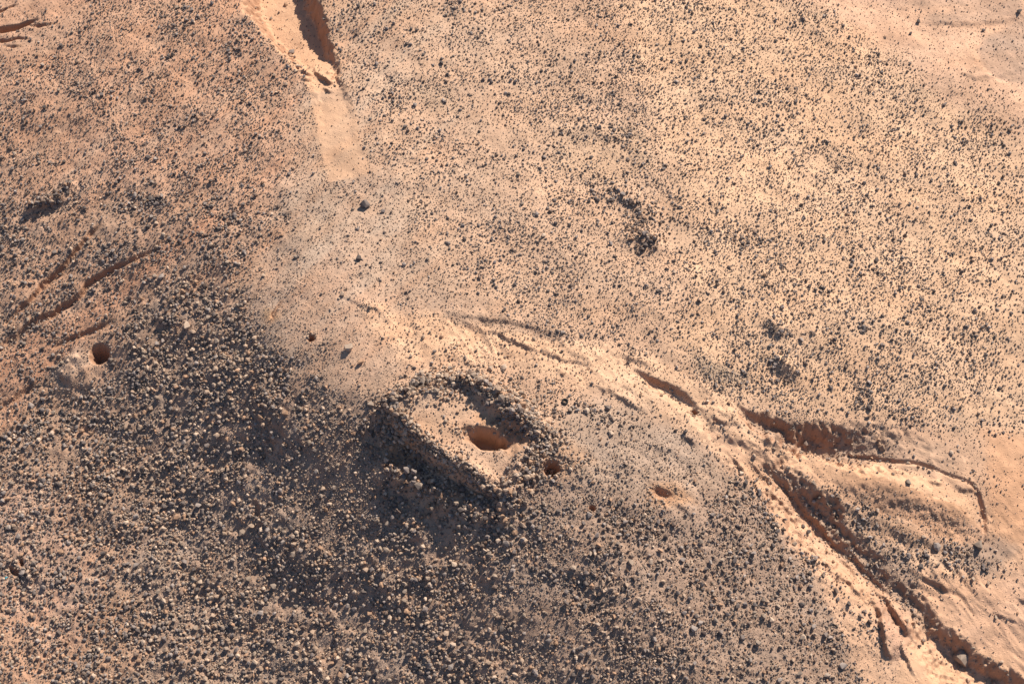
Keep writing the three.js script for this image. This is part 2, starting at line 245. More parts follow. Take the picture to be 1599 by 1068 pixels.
// banks: ground stands higher on the right of the line; [u, v, height]; w = how wide the face is, L = how far the high ground reaches
const bank = (w, L, pts) => ({ w, L, path: new Path(pts, Math.max(3 * L, w * 3)) });
const banks = [
  bank(2.6, 5, [[1290, 750, 0], [1345, 768, .8], [1430, 796, 1.1], [1490, 818, 1.1], [1525, 838, .4], [1540, 850, 0]]),
  bank(1.6, 4, [[1235, 742, 0], [1300, 785, .35], [1380, 826, .4], [1450, 850, .4], [1520, 866, .2], [1540, 872, 0]]),
  bank(.5, 4, [[1425, 890, 0], [1445, 905, .5], [1475, 918, .5], [1500, 928, 0]]),
  bank(.35, 2, [[1330, 900, 0], [1350, 925, .4], [1372, 950, .6], [1374, 985, .9], [1384, 1020, .7], [1394, 1035, 0]]),
  bank(.35, 2.5, [[1365, 920, 0], [1383, 932, .5], [1395, 955, .9], [1412, 985, .9], [1420, 1002, 0]]),
  bank(.3, 1.5, [[1318, 868, 0], [1330, 885, .4], [1342, 905, 0]]),
  bank(.3, 1.5, [[1280, 880, 0], [1325, 908, .4], [1350, 935, .3], [1360, 945, 0]]),
  bank(.6, 3, [[690, 488, 0], [730, 494, .2], [790, 505, .28], [850, 518, .25], [905, 530, 0]]),
  bank(.4, 2, [[530, 463, 0], [555, 478, .16], [590, 488, .14], [610, 492, 0]]),
  bank(.4, 2, [[755, 512, 0], [775, 522, .28], [812, 538, .34], [850, 550, .15], [880, 556, 0]]),
  bank(.4, 2, [[845, 552, 0], [870, 558, .35], [900, 566, .2], [925, 574, 0]]),
  bank(.5, 2, [[965, 552, 0], [985, 562, .35], [1010, 572, .2], [1030, 580, 0]]),
  bank(.4, 2, [[925, 598, 0], [950, 610, .3], [985, 632, .3], [1015, 645, 0]]),
  bank(.3, 2, [[1105, 646, 0], [1120, 660, .45], [1140, 665, .2], [1160, 668, 0]]),
  bank(.4, 2, [[1060, 675, 0], [1078, 690, .5], [1090, 700, 0]]),
  bank(.3, 2, [[1200, 766, 0], [1215, 776, .5], [1232, 792, .3], [1240, 800, 0]]),
  bank(.35, 2, [[1450, 716, 0], [1466, 722, .2], [1500, 722, 0]]),
  bank(.25, 2, [[1445, 757, 0], [1462, 760, .3], [1475, 758, 0]]),
  bank(.3, 2, [[1485, 764, 0], [1500, 770, .4], [1522, 769, .3], [1530, 766, 0]]),
  bank(.3, 3, [[1550, 952, 0], [1566, 963, .28], [1585, 971, .2], [1599, 972, 0]]),
  bank(.3, 3, [[1583, 932, 0], [1599, 942, .3], [1630, 955, .2]]),
  bank(.4, 3, [[1470, 985, 0], [1490, 995, .3], [1510, 1012, .3], [1530, 1025, 0]]),
  bank(.3, 2, [[1050, 785, 0], [1068, 798, .3], [1085, 815, 0]]),
  bank(.22, 1.2, [[1165, 716, 0], [1182, 730, .3], [1200, 748, .25], [1210, 760, 0]]),
  bank(.22, 1.2, [[1225, 792, 0], [1240, 806, .35], [1254, 822, 0]]),
  bank(.22, 1.2, [[1262, 848, 0], [1285, 872, .35], [1305, 888, .2], [1318, 902, 0]]),
  bank(.22, 1.2, [[1322, 846, 0], [1340, 866, .35], [1350, 884, .3], [1358, 896, 0]]),
  bank(.22, 1.2, [[1400, 1000, 0], [1412, 1020, .4], [1425, 1045, .3], [1432, 1060, 0]]),
  bank(.22, 1.2, [[1130, 702, 0], [1150, 722, .3], [1165, 745, .2], [1172, 756, 0]]),
  bank(.22, 1.0, [[1100, 640, 0], [1130, 652, .25], [1160, 655, 0]]),
  // the cut through which the trench runs out: cracks in its ramp
  bank(.3, 1.5, [[482, 88, 0], [492, 108, .4], [506, 122, .8], [514, 128, .6], [524, 126, 0]]),
  bank(.25, 1.2, [[468, 108, 0], [478, 110, .5], [489, 112, 0]]),
  bank(.25, 1.2, [[470, 122, 0], [477, 125, .5], [486, 121, 0]]),
  bank(.25, 1.2, [[502, 134, 0], [510, 140, .5], [520, 144, 0]]),
  bank(.2, 1.2, [[506, 108, 0], [511, 112, .4], [520, 108, 0]]),
  // low drifts on the sand in the far corner
  bank(1.0, 9, [[1560, 60, 0], [1530, 85, .14], [1524, 100, .28], [1540, 118, .25], [1575, 132, .2], [1620, 125, 0]].reverse()),
  bank(.8, 8, [[1620, 20, .1], [1560, 32, .25], [1500, 40, .28], [1450, 38, .2], [1430, 32, 0]].reverse()),
  bank(.8, 6, [[1600, 108, .1], [1570, 122, .2], [1520, 128, .25], [1500, 118, .15], [1495, 105, 0]].reverse()),
  // retaining face of the enclosure above the slope
  bank(.55, 2.0, low([[592, 628, 0], [606, 646, .4], [628, 676, .65], [655, 703, .85], [705, 737, .85], [755, 762, .7], [780, 775, .4], [795, 784, 0]])),
];
banks[banks.length - 1].bare = false;
// rubble banks: [u, v, height, half width]
const ridge = pts => ({ path: new Path(pts, 5) });
const ridges = [
  ridge(low([[596, 640, .5, .9], [615, 622, 1.1, 1.1], [650, 606, 1.0, 1.2], [690, 592, .9, 1.2], [722, 590, 1.2, 1.1], [752, 602, 1.9, 1.2], [785, 622, 2.0, 1.3], [820, 648, 1.3, 1.2], [850, 672, .7, 1.1], [870, 692, .2, 1]])),
  ridge(low([[838, 668, .5, 1], [828, 700, .8, 1], [815, 730, 1.0, 1.1], [805, 762, 1.1, 1.1], [790, 784, .7, 1]])),
  ridge(low([[606, 640, .3, .7], [640, 672, .5, .8], [690, 710, .6, 1], [745, 745, .6, 1], [790, 772, .5, .8]])),
  ridge(low([[775, 638, .4, .7], [800, 646, .9, .7], [815, 664, .8, .6], [812, 690, .3, .6]])),
  ridge(low([[600, 735, .4, 1], [625, 738, .9, 1.1], [660, 752, .5, 1.2], [700, 772, .6, 1.4], [750, 792, .7, 1.4], [790, 800, .3, 1]])),
  ridge([[870, 205, .1, .8], [890, 203, .22, .8], [925, 200, .22, .8], [955, 208, .2, .8], [985, 222, .22, .9], [1000, 245, .15, .9]]),
  ridge([[945, 305, .3, 1.2], [975, 295, .35, 1.7], [1000, 318, .4, 1.7], [1015, 340, .4, 1.2]]),
  ridge([[975, 372, .3, 1], [1005, 372, .6, 1.3], [1030, 385, .3, 1]]),
  ridge([[45, 332, .5, .6], [58, 322, .8, .6], [78, 318, .8, .7], [95, 310, .6, .6], [112, 290, .4, .4]]),
  ridge([[1205, 500, .3, .8], [1216, 512, .6, .9]]),
  ridge([[1210, 560, .3, .8], [1228, 572, .7, 1], [1240, 580, .4, .8]]),
];
// hollows: [u, v, radius across, radius along, turn, depth, how far the floor is flat]
const hollows = [
  { id: 'pit', at: P(757, 690), r: [2.3, 1.25], a: .34, d: 2.7, f: .3 },
  { id: 'pit', at: P(803, 682), r: [1.6, 2.2], a: .3, d: .9, f: .1 },
  { id: 'burrow', at: P(155, 553), r: [1.25, 1.25], a: 0, d: 2.1, f: .3 },
  { id: 'burrow', at: P(860, 734), r: [.95, .85], a: 0, d: 1.7, f: .5 },
  { id: 'burrow', at: P(486, 527), r: [.4, .42], a: 0, d: .8, f: .4 },
  { id: 'scrape', at: P(1036, 770), r: [1.2, .7], a: .2, d: .6, f: .2 },
  { id: 'scrape', at: P(400, 797), r: [.4, 1.0], a: -.3, d: .35, f: .2 },
  { id: 'burrow', at: P(33, 880), r: [.25, .42], a: -.3, d: .7, f: .4 },
  { id: 'scrape', at: P(20, 893), r: [.9, .35], a: .6, d: .6, f: .2 },
  { id: 'scrape', at: P(630, 712), r: [1.6, 2], a: .2, d: .5, f: .2 },
  { id: 'scrape', at: P(1085, 643), r: [.35, .35], a: 0, d: .6, f: .3 },
  { id: 'burrow', at: P(925, 793), r: [.35, .3], a: 0, d: .6, f: .4 },
];
const mounds = [[116, 582, 2.4, .8], [755, 705, 3, .25], [850, 715, 1.6, .35], [885, 705, 1.5, .3], [1215, 686, 1.4, .9], [1200, 682, 1, .5], [1240, 690, .8, .4]].map(([u, v, r, h]) => ({ at: P(u, v), r, h }));

const hv = new Float32Array(CV), terrace = polygon({ o: low([[612, 643], [640, 620], [700, 606], [760, 618], [800, 650], [818, 690], [808, 735], [800, 768], [765, 752], [712, 728], [660, 690]]), w: .9, k: 1 });
const works = polygon({ o: [[560, 620], [640, 560], [760, 560], [880, 660], [830, 830], [740, 830], [600, 780], [560, 700]], w: 3, k: 1 });
let trenchDeep = 0;
const masks = { trench: 0, gully: 0, pit: 0, burrow: 0, rill: 0, face: 0 };
function height(x, z) {
  let h = macro(x, z);
  masks.trench = masks.gully = masks.pit = masks.burrow = masks.rill = masks.face = 0;
  h += fbm(x * .09, z * .09, 3, 3) * .9;
  coverAt(x, z, hv);
  const hum = fbm(x * .42, z * .42, 4, 9); h += hv[8] * .55 * fbm(x * .2, z * .2, 2, 12);
  h += hum * .2 + hv[8] * (.34 * Math.abs(fbm(x * .5, z * .5, 3, 15)) + .16 * fbm(x * 1.3, z * 1.3, 3, 21));
  if (hv[7] > .02) {                               // furrows cut by water, running down to the right
    const al = x * .62 + z * .78, ac = -x * .78 + z * .62 + fbm(x * .25, z * .25, 2, 26) * 1.6;
    const f = n2(ac * .45, al * .11, 30), f2 = n2(ac * 1.0, al * .27, 31);
    h += hv[7] * clamp(.5 + 1.6 * n2(al * .16, ac * .22, 33), .1, 1.3) * (.34 * f + .22 * (1 - 2 * Math.abs(f2)) + .12 * n2(ac * 3, al * .9, 32));
  }
  h += .75 * inside(terrace, x + n2(x * .9, z * .9, 44) * .3, z + n2(x * .9, z * .9, 45) * .3);
  const w1 = n2(x * .35, z * .35, 40), w2 = n2(x * 1.1, z * 1.1, 41), w3 = n2(x * 2.6, z * 2.6, 42), rag = w1 + .6 * w2 + .42 * w3;
  for (const b of banks) if (b.path.near(x, z) && !(b.path.end && b.path.d > .3)) {
    const s = b.path.s + rag * Math.max(.3, b.w * .28), up = b.path.at[0] * sstep(-b.w * .5, b.w * .5, s) * Math.exp(-Math.max(0, s) / b.L);
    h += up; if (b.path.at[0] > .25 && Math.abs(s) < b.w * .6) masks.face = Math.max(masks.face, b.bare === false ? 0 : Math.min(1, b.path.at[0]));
  }
  for (const r of ridges) if (r.path.near(x, z)) { const [a, w] = r.path.at, q = (r.path.d + rag * w * .25) / w; h += a * Math.exp(-q * q * 1.1) * (1 + .35 * w2); }
  for (const m of mounds) { const dx = x - m.at[0], dz = z - m.at[1], q = (dx * dx + dz * dz) / (m.r * m.r); if (q < 6) h += m.h * Math.exp(-q * 1.2) * (1 + .5 * w2); }
  for (const c of channels) if (c.path.near(x, z)) {
    const [wl, wr, dep] = c.path.at; if (dep <= 0) continue;
    const right = c.path.s > 0, w = right ? wr : wl, q = (Math.abs(c.path.s) + rag * c.rough * Math.min(w, 2.2)) / w, f = right ? c.fr : c.fl;
    if (q < 1) { const cut = dep * (1 - sstep(f, 1, q)); h -= cut; if (q > f) h += (n2(x * 1.7, z * 1.7, 51) * .2 + n2(x * 3.4, z * 3.4, 52) * .13) * Math.min(1, dep) * 4 * (q - f) * (1 - q) / ((1 - f) * (1 - f)); masks[c.id] = Math.max(masks[c.id], q < .94 ? 1 : .5); if (c.id === 'trench') trenchDeep = dep; }
  }
  for (const b of hollows) {
    const dx = x - b.at[0], dz = z - b.at[1]; if (dx * dx + dz * dz > 25) continue;
    const ca = Math.cos(b.a), sa = Math.sin(b.a), q = Math.hypot((dx * ca + dz * sa) / b.r[0], (-dx * sa + dz * ca) / b.r[1]) + rag * (b.id === 'pit' ? .2 : .3);
    if (q < 1) { h -= b.d * (1 - sstep(b.f, 1, q)); masks[b.id === 'scrape' ? 'face' : b.id] = 1; }
  }
  return h;
}

// ------------------------------------------------------------------ the ground as one sheet out to the horizon
const STEP = .13;
function axis(a, b) { const f = []; for (let x = a; x <= b + 1e-6; x += STEP) f.push(x); const lo = [], hi = []; let s = STEP; for (let x = a - s; x > -2500; s *= 1.22, x -= s) lo.unshift(x); s = STEP; for (let x = b + s; x < 2500; s *= 1.22, x += s) hi.push(x); return [lo.concat(f, hi), lo.length]; }
const [gx, gi0] = axis(-69, 69), [gz, gj0] = axis(-55, 42);
const NX = gx.length, NZ = gz.length, GY = new Float32Array(NX * NZ), GR = new Uint8Array(NX * NZ), GC = new Float32Array(NX * NZ * 3);
const flat = P(1450, 1010), sandEdge = new Path([[1230, -60, 0], [1300, 20, 0], [1400, 90, 0], [1500, 150, 0], [1640, 215, 0]], 200), washEdge = new Path([[1540, 668, 0], [1536, 760, 0], [1545, 880, 0], [1480, 930, 0], [1400, 1068, 0], [1380, 1130, 0]], 60);
const cv = new Float32Array(CV);
const FACEC = new Float32Array(NX * NZ);
for (let j = 0; j < NZ; j++) for (let i = 0; i < NX; i++) {
  const x = gx[i], z = gz[j], k = j * NX + i;
  const near = Math.abs(x) < 74 && z > -60 && z < 46;
  GY[k] = height(x, z) - (near ? 0 : Math.min(4, .02 * Math.max(Math.abs(x) - 74, -60 - z, z - 46)));
  const m = masks; let reg = 0;
  if (near) {
    if (m.trench > .6) reg = 1; else if (m.gully > .6) reg = 2; else if (m.pit || m.burrow) reg = 3;
    else if (sandEdge.near(x, z) && sandEdge.s + 3 * fbm(x * .2, z * .2, 2, 80) > 0) reg = 4;
    else if (washEdge.near(x, z) && washEdge.s + fbm(x * .3, z * .3, 2, 81) > 0) reg = 5;
  }
  GR[k] = reg;
  coverAt(x, z, cv);
  let [r, g, b] = cv;
  const tone = 1 + .22 * fbm(x * .16, z * .16, 3, 90) + .3 * fbm(x * .9, z * .9, 4, 93);
  const streak = x < 4 ? .16 * n2((x + z) * .55, (z - x) * .07, 95) * sstep(4, -14, x) : 0;
  const warm = fbm(x * .12 + 5, z * .3, 3, 97) * .5;
  r *= tone; g *= tone * (1 - .16 * warm - streak * .6); b *= tone * (1 - .32 * warm - streak);
  if (m.trench) { const q = trenchDeep > .45 ? .8 : .45; r = lerp(r, .61, q); g = lerp(g, .375, q); b = lerp(b, .232, q); }
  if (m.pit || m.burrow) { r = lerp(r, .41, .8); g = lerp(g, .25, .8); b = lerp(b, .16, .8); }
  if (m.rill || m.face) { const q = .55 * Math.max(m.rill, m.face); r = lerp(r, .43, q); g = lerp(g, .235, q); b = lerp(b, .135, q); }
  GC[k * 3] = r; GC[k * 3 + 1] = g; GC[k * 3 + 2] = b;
}
const GN = new Float32Array(NX * NZ * 3);
for (let j = 0; j < NZ; j++) for (let i = 0; i < NX; i++) {
  const i0 = Math.max(0, i - 1), i1 = Math.min(NX - 1, i + 1), j0 = Math.max(0, j - 1), j1 = Math.min(NZ - 1, j + 1), k = j * NX + i;
  const dx = (GY[j * NX + i1] - GY[j * NX + i0]) / (gx[i1] - gx[i0]), dz = (GY[j1 * NX + i] - GY[j0 * NX + i]) / (gz[j1] - gz[j0]), l = Math.hypot(dx, 1, dz);
  GN[k * 3] = -dx / l; GN[k * 3 + 1] = 1 / l; GN[k * 3 + 2] = -dz / l;
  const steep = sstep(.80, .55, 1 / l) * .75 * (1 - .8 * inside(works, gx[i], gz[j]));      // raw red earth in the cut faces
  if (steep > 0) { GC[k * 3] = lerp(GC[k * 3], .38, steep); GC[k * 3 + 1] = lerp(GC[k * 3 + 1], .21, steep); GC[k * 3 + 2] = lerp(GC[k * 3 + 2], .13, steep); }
}
function grit(bump) {                              // fine grit, repeating every 24 m
  const n = 1024, d = new Uint8Array(n * n * 4), f = new Float32Array(n * n).fill(.5);
  let s = 77; const r = () => (s = (s * 1664525 + 1013904223) >>> 0) / 4294967296;
  for (let q = 0; q < n * n; q++) f[q] += (r() - .5) * .16;
  for (let q = 0; q < 34000; q++) {
    const px = r() * n, pz = r() * n, rad = 1.1 + r() * r() * 3.2, a = (r() - .42) * .7;
    for (let y = Math.floor(pz - rad); y <= pz + rad; y++) for (let x = Math.floor(px - rad); x <= px + rad; x++) {
      const e = 1 - Math.hypot(x - px, y - pz) / rad; if (e > 0) { const o = ((y + n) % n) * n + (x + n) % n; f[o] += (bump ? Math.abs(a) : a) * Math.min(1, e * 1.6); }
    }
  }
  for (let q = 0; q < n * n; q++) { const v = clamp(bump ? f[q] - .3 : .82 + (f[q] - .5) * .36, 0, 1) * 255; d[q * 4] = d[q * 4 + 1] = d[q * 4 + 2] = v; d[q * 4 + 3] = 255; }
  const t = new THREE.DataTexture(d, n, n); t.wrapS = t.wrapT = THREE.RepeatWrapping; t.magFilter = t.minFilter = THREE.LinearFilter; t.needsUpdate = true;
  return t;
}
const earth = new THREE.MeshStandardMaterial({ vertexColors: true, map: grit(false), bumpMap: grit(true), bumpScale: .09, roughness: 1, metalness: 0 });
const REGIONS = [['hillside', 'stony desert hillside falling from a bare crest to both sides'], ['trench', 'straight bulldozed trench with a smooth orange floor at the top'], ['gully', 'eroded gully with steep shaded banks running down to the right'], ['pit', 'dug pits and burrow holes with steep reddish walls'], ['sand_flat', 'pale smooth drifted sand in the upper right corner'], ['wash', 'smooth orange wash below the gullies at the lower right']];
REGIONS.forEach(([name, label], reg) => {
  const map = new Int32Array(NX * NZ).fill(-1), pos = [], nor = [], col = [], uv = [], idx = [];
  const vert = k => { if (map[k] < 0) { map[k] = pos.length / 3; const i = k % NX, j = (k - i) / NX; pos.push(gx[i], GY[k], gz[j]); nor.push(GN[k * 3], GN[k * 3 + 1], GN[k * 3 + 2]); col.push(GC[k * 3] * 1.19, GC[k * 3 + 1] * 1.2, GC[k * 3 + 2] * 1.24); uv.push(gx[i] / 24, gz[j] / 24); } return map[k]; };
  for (let j = 0; j < NZ - 1; j++) for (let i = 0; i < NX - 1; i++) {
    const k = j * NX + i; if (GR[k] !== reg) continue;
    const a = vert(k), b = vert(k + 1), c = vert(k + NX), d = vert(k + NX + 1);
    idx.push(a, c, b, b, c, d);
  }
  const g = new THREE.BufferGeometry();
  g.setAttribute('position', new THREE.Float32BufferAttribute(pos, 3)); g.setAttribute('normal', new THREE.Float32BufferAttribute(nor, 3));
  g.setAttribute('color', new THREE.Float32BufferAttribute(col, 3)); g.setAttribute('uv', new THREE.Float32BufferAttribute(uv, 2)); g.setIndex(idx);
  const m = new THREE.Mesh(g, earth); m.name = name; m.userData = { kind: 'structure', label }; m.castShadow = m.receiveShadow = true; scene.add(m);
});
function ground(x, z) { const fx = clamp((x + 69) / STEP, 0, 1060) + gi0, fz = clamp((z + 55) / STEP, 0, 745) + gj0, i = Math.floor(fx), j = Math.floor(fz), a = fx - i, b = fz - j, k = j * NX + i; return lerp(lerp(GY[k], GY[k + 1], a), lerp(GY[k + NX], GY[k + NX + 1], a), b); }
function regionAt(x, z) { const i = Math.round(clamp((x + 69) / STEP, 0, 1060)) + gi0, j = Math.round(clamp((z + 55) / STEP, 0, 745)) + gj0; return j * NX + i; }
function G(u, v) {                                 // ground point with all its relief
  const d = ray(u, v), c = camera.position; let t = 90;
  for (; t < 300; t += .25) if (c.y + d.y * t < ground(c.x + d.x * t, c.z + d.z * t)) break;
  return [c.x + d.x * t, c.z + d.z * t];
}

// ------------------------------------------------------------------ stones
function rock(n, flatY, sharp) {                   // an angular stone: hull of scattered points, about 1 m across
  const pts = [];
  for (let i = 0; i < n; i++) { const t = Math.acos(1 - 2 * (i + .5) / n), p = i * 2.39996 + rnd() * .9, r = .5 * (1 - sharp * rnd()); pts.push(new THREE.Vector3(Math.sin(t) * Math.cos(p) * r, Math.cos(t) * r * flatY, Math.sin(t) * Math.sin(p) * r)); }
  const g = new ConvexGeometry(pts); g.computeVertexNormals();
  g.setAttribute('uv', new THREE.Float32BufferAttribute(new Float32Array(g.attributes.position.count * 2), 2));
  return g;
}
const rocks = Array.from({ length: 10 }, () => rock(10 + Math.floor(rnd() * 4), .78 + rnd() * .2, .42));
const pebbles = Array.from({ length: 8 }, () => rock(8, .8, .35));
const DARK = [[.125, .102, .095], [.18, .148, .138], [.24, .20, .185], [.31, .262, .24], [.17, .122, .10]];
const LIGHT = [[.36, .26, .195], [.42, .31, .235], [.31, .24, .19], [.50, .385, .30], [.38, .24, .16], [.29, .23, .19]];
const tone = (pa, out) => { const s = rnd() < pa ? LIGHT : DARK, c = s[Math.floor(rnd() * s.length)], k = .8 + rnd() * .45; return out.setRGB(c[0] * k, c[1] * k, c[2] * k); };
const stoneMat = new THREE.MeshStandardMaterial({ color: 0xffffff, roughness: .92 });
const BANDS = DARK.concat(LIGHT).map(c => new THREE.MeshStandardMaterial({ color: new THREE.Color().setRGB(...c), roughness: .92, flatShading: true }));
const _m = new THREE.Matrix4(), _q = new THREE.Quaternion(), _p = new THREE.Vector3(), _s = new THREE.Vector3(), _e = new THREE.Euler(), _c = new THREE.Color();
// one stone as numbers: where it lies, how big it is, how it is turned
function spec(x, z, d, pa, lift = .27) { return { x, z, y: ground(x, z) + d * lift, d, sx: .8 + rnd() * .5, sy: .7 + rnd() * .5, sz: .75 + rnd() * .4, rx: gauss() * .35, ry: rnd() * 6.283, rz: gauss() * .35, pa, tint: rnd() < pa ? 5 + Math.floor(rnd() * 6) : Math.floor(rnd() * 5), g: Math.floor(rnd() * 10) }; }
function place(o, s, base = [0, 0, 0]) { o.position.set(s.x - base[0], s.y - base[1], s.z - base[2]); o.rotation.set(s.rx, s.ry, s.rz); o.scale.set(s.d * s.sx, s.d * s.sy, s.d * s.sz); }
const toneRows = DARK.concat(LIGHT);
function copies(name, specs, geo, base = [0, 0, 0]) {
  const im = new THREE.InstancedMesh(geo, stoneMat, specs.length); im.name = name; im.castShadow = im.receiveShadow = true;
  specs.forEach((s, i) => {
    _e.set(s.rx, s.ry, s.rz); im.setMatrixAt(i, _m.compose(_p.set(s.x - base[0], s.y - base[1], s.z - base[2]), _q.setFromEuler(_e), _s.set(s.d * s.sx, s.d * s.sy, s.d * s.sz)));
    const c = toneRows[s.tint], k = .8 + rnd() * .45; im.setColorAt(i, _c.setRGB(c[0] * k, c[1] * k, c[2] * k));
  });
  im.userData.kind = 'stuff'; return im;
}
const used = {}; const numbered = n => { used[n] = (used[n] ?? -1) + 1; return used[n] ? n + '_' + String(used[n]).padStart(3, '0') : n; };
const onView = (x, y, z) => { const v = _p.set(x, y, z).project(camera); return Math.abs(v.x) < 1.0 && Math.abs(v.y) < 1.0 ? [(v.x + 1) / 2 * W, (1 - v.y) / 2 * H] : null; };

const TYRE = G(882, 629);
// scatter over the ground by the cover map
const stones = [], pebs = [];
{
  const cell = .5;
  for (let z = -57; z < 44; z += cell) for (let x = -70; x < 70; x += cell) {
    const c = coverAt(x, z, cv), clump = Math.pow(clamp(1 + 1.8 * fbm(x * .6, z * .6, 4, 120) + 1.1 * fbm(x * .16, z * .16, 2, 130), .08, 2.2), x > 0 && z < 8 ? 1.25 : 1.6);
    let ms = c[3] * 2.7 * clump * cell * cell, mp = c[4] * 3 * (.45 + .55 * clump) * cell * cell;
    let k = Math.floor(ms + rnd());
    for (; k > 0; k--) {
      const px = x + rnd() * cell, pz = z + rnd() * cell, o = regionAt(px, pz); if (GR[o] === 1 || GR[o] === 3) { if (rnd() < .93) continue; }
      if (GN[o * 3 + 1] < .72) continue;
      const d = c[5] * .68 * Math.exp(gauss() * .46); if (Math.hypot(px - TYRE[0], pz - TYRE[1]) > .75) stones.push(spec(px, pz, Math.min(d, .3 + 1.1 * c[5]), c[6], .26 + .06 * Math.min(1.6, c[8])));
    }
    k = Math.floor(mp + rnd());
    for (; k > 0; k--) {
      const px = x + rnd() * cell, pz = z + rnd() * cell, o = regionAt(px, pz); if ((GR[o] === 1 || GR[o] === 3) && rnd() < .85) continue; if ((GR[o] === 2 || GR[o] === 5) && rnd() < .7) continue;
      pebs.push(spec(px, pz, .08 + rnd() * rnd() * .17, Math.min(1, c[6] + .15)));
    }
  }
}
// ---- stones one can point at, each with its own words
const NOTED = [
  [570, 321, 15, 1, 'largest dark boulder on the bare grey crest below the trench'],
  [561, 404, 10, 0, 'black-sided round boulder on the bare crest, below the largest boulder'],
  [598, 331, 7, 2, 'small flat dark stone just right of the largest crest boulder'],
  [648, 166, 9, 3, 'isolated grey block with pale top right of the trench ramp'],
  [455, 83, 10, 2, 'dark stone lying on the orange trench floor'],
  [446, 9, 7, 9, 'reddish stone high on the trench floor near the photo edge'],
  [465, 105, 8, 8, 'pale clod at the foot of the trench ramp'],
  [546, 546, 12, 8, 'cream flat slab on the bare crest left of the rubble enclosure'],
  [563, 568, 9, 9, 'brown oblong stone just below the cream slab on the crest'],
  [787, 575, 9, 8, 'white-topped angular block on grey dust above the rubble enclosure'],
  [535, 461, 8, 6, 'pale stone at the head of the small ledge on the crest'],
  [292, 511, 14, 8, 'large pale angular block in the dark scree on the left slope'],
  [301, 520, 10, 6, 'pale flat block touching the large pale block in the scree'],
  [252, 435, 10, 3, 'smooth grey boulder at the upper edge of the dark scree'],
  [339, 534, 9, 10, 'grey upright block in the scree right of the large pale block'],
  [1368, 409, 8, 0, 'dark round boulder alone in the middle of the right plain'],
  [1251, 533, 8, 3, 'grey rounded stone on a sandy patch of the right plain'],
  [1485, 709, 7, 8, 'white stone lying on the orange wash at the right edge'],
  [1254, 824, 7, 0, 'upper of two dark stones on the tan gully floor'],
  [1262, 832, 7, 0, 'lower of two dark stones on the tan gully floor'],
  [1463, 855, 12, 3, 'pale grey block on the gravelly spur between the gullies'],
  [1438, 886, 9, 0, 'black stone at the lower end of the gravelly spur'],
  [1592, 20, 10, 0, 'dark stone pair lump on pale sand at the upper right edge'],
  [1434, 36, 8, 0, 'dark stone at the tip of the grey sand tongue'],
  [1422, 54, 6, 0, 'small dark stone on pale sand below the sand tongue'],
  [378, 833, 11, 7, 'pale square block at the lower left below a reddish scrape'],
  [393, 823, 10, 6, 'tilted pale slab just right of the pale square block'],
  [310, 790, 10, 3, 'grey flat stone in the lower left scree'],
  [213, 808, 9, 3, 'grey rounded stone near the lower left scree edge'],
  [505, 764, 9, 6, 'tall pale stone casting a long shadow left of the enclosure'],
  [1084, 984, 11, 3, 'large grey block on the lower spur beside a red patch'],
  [1315, 1040, 11, 3, 'grey block among dark stones at the bottom edge near the gully'],
  [921, 805, 9, 3, 'flat grey slab on the spur below the small burrow'],
  [660, 856, 8, 8, 'bright small block on the steep slope below the enclosure'],
  [985, 880, 10, 7, 'pale block at the top of the lower spur rubble'],
  [1095, 848, 8, 7, 'pale rounded stone on the middle of the right spur'],
  [84, 396, 9, 1, 'dark round boulder above the upper rill on the left'],
  [3, 388, 8, 1, 'dark boulder at the left edge of the photo'],
  [451, 274, 8, 1, 'dark boulder left of the trench run-out'],
];
const scenic = [];
for (const [u, v, px, tint, label] of NOTED) { const [x, z] = G(u, v); const s = spec(x, z, px * .084, 0, .26); s.tint = tint; s.sx = 1.05 + rnd() * .2; s.sz = .9 + rnd() * .2; s.sy = .7 + rnd() * .2; s.rx *= .5; s.rz *= .5; scenic.push([s, label, null]); }
const NEAR = (x, z) => scenic.some(([s]) => Math.hypot(s.x - x, s.z - z) < s.d * .8);
// ---- the largest of the scattered stones stay single things
stones.sort((a, b) => b.d - a.d);
const HUE = ['black', 'dark grey', 'grey', 'light grey', 'dark brown', 'tan', 'pale tan', 'dusty tan', 'cream', 'reddish', 'brown'];
const plots = [
  [(u, v) => u > 1000 && v < 200, 'on the top of the pale right plain'],
  [(u, v) => u > 1300 && v < 650, 'near the right edge of the pale plain'],
  [(u, v) => u > 1000 && v < 420, 'on the right plain beside the dark stone heap'],
  [(u, v) => u > 1000 && v < 650, 'on the right plain above the gully heads'],
  [(u, v) => u < 250 && v < 330, 'on the far upper left orange slope'],
  [(u, v) => u < 500 && v < 330, 'on the orange slope left of the trench'],
  [(u, v) => u < 170 && v < 650, 'by the reddish rills at the left edge'],
  [(u, v) => u < 170, 'on the thin ground at the lower left edge'],
  [(u, v) => u < 440 && v < 650, 'in the dark scree between burrow and crest'],
  [(u, v) => u < 400 && v < 860, 'in the middle of the steep left scree'],
  [(u, v) => u < 400, 'in the scree at the bottom left'],
  [(u, v) => u < 640 && v > 600 && v < 860, 'in the scree left below the rubble enclosure'],
  [(u, v) => u < 640 && v >= 860, 'in the scree at the bottom left of centre'],
  [(u, v) => u < 860 && v > 780 && v < 920, 'on the slope right below the rubble enclosure'],
  [(u, v) => u < 860 && v >= 920, 'on the lower slope at the bottom centre'],
  [(u, v) => u < 1200 && v >= 900, 'on the lower spur near the bottom edge'],
  [(u, v) => u < 1200 && v > 650, 'on the middle of the right spur'],
  [(u, v) => v >= 600, 'beside the lower right gullies'],
  [(u, v) => v < 300, 'on the upper middle slope right of the trench'],
  [() => true, 'on the bare ground around the crest'],
];
const rest = []; let singles = 0;
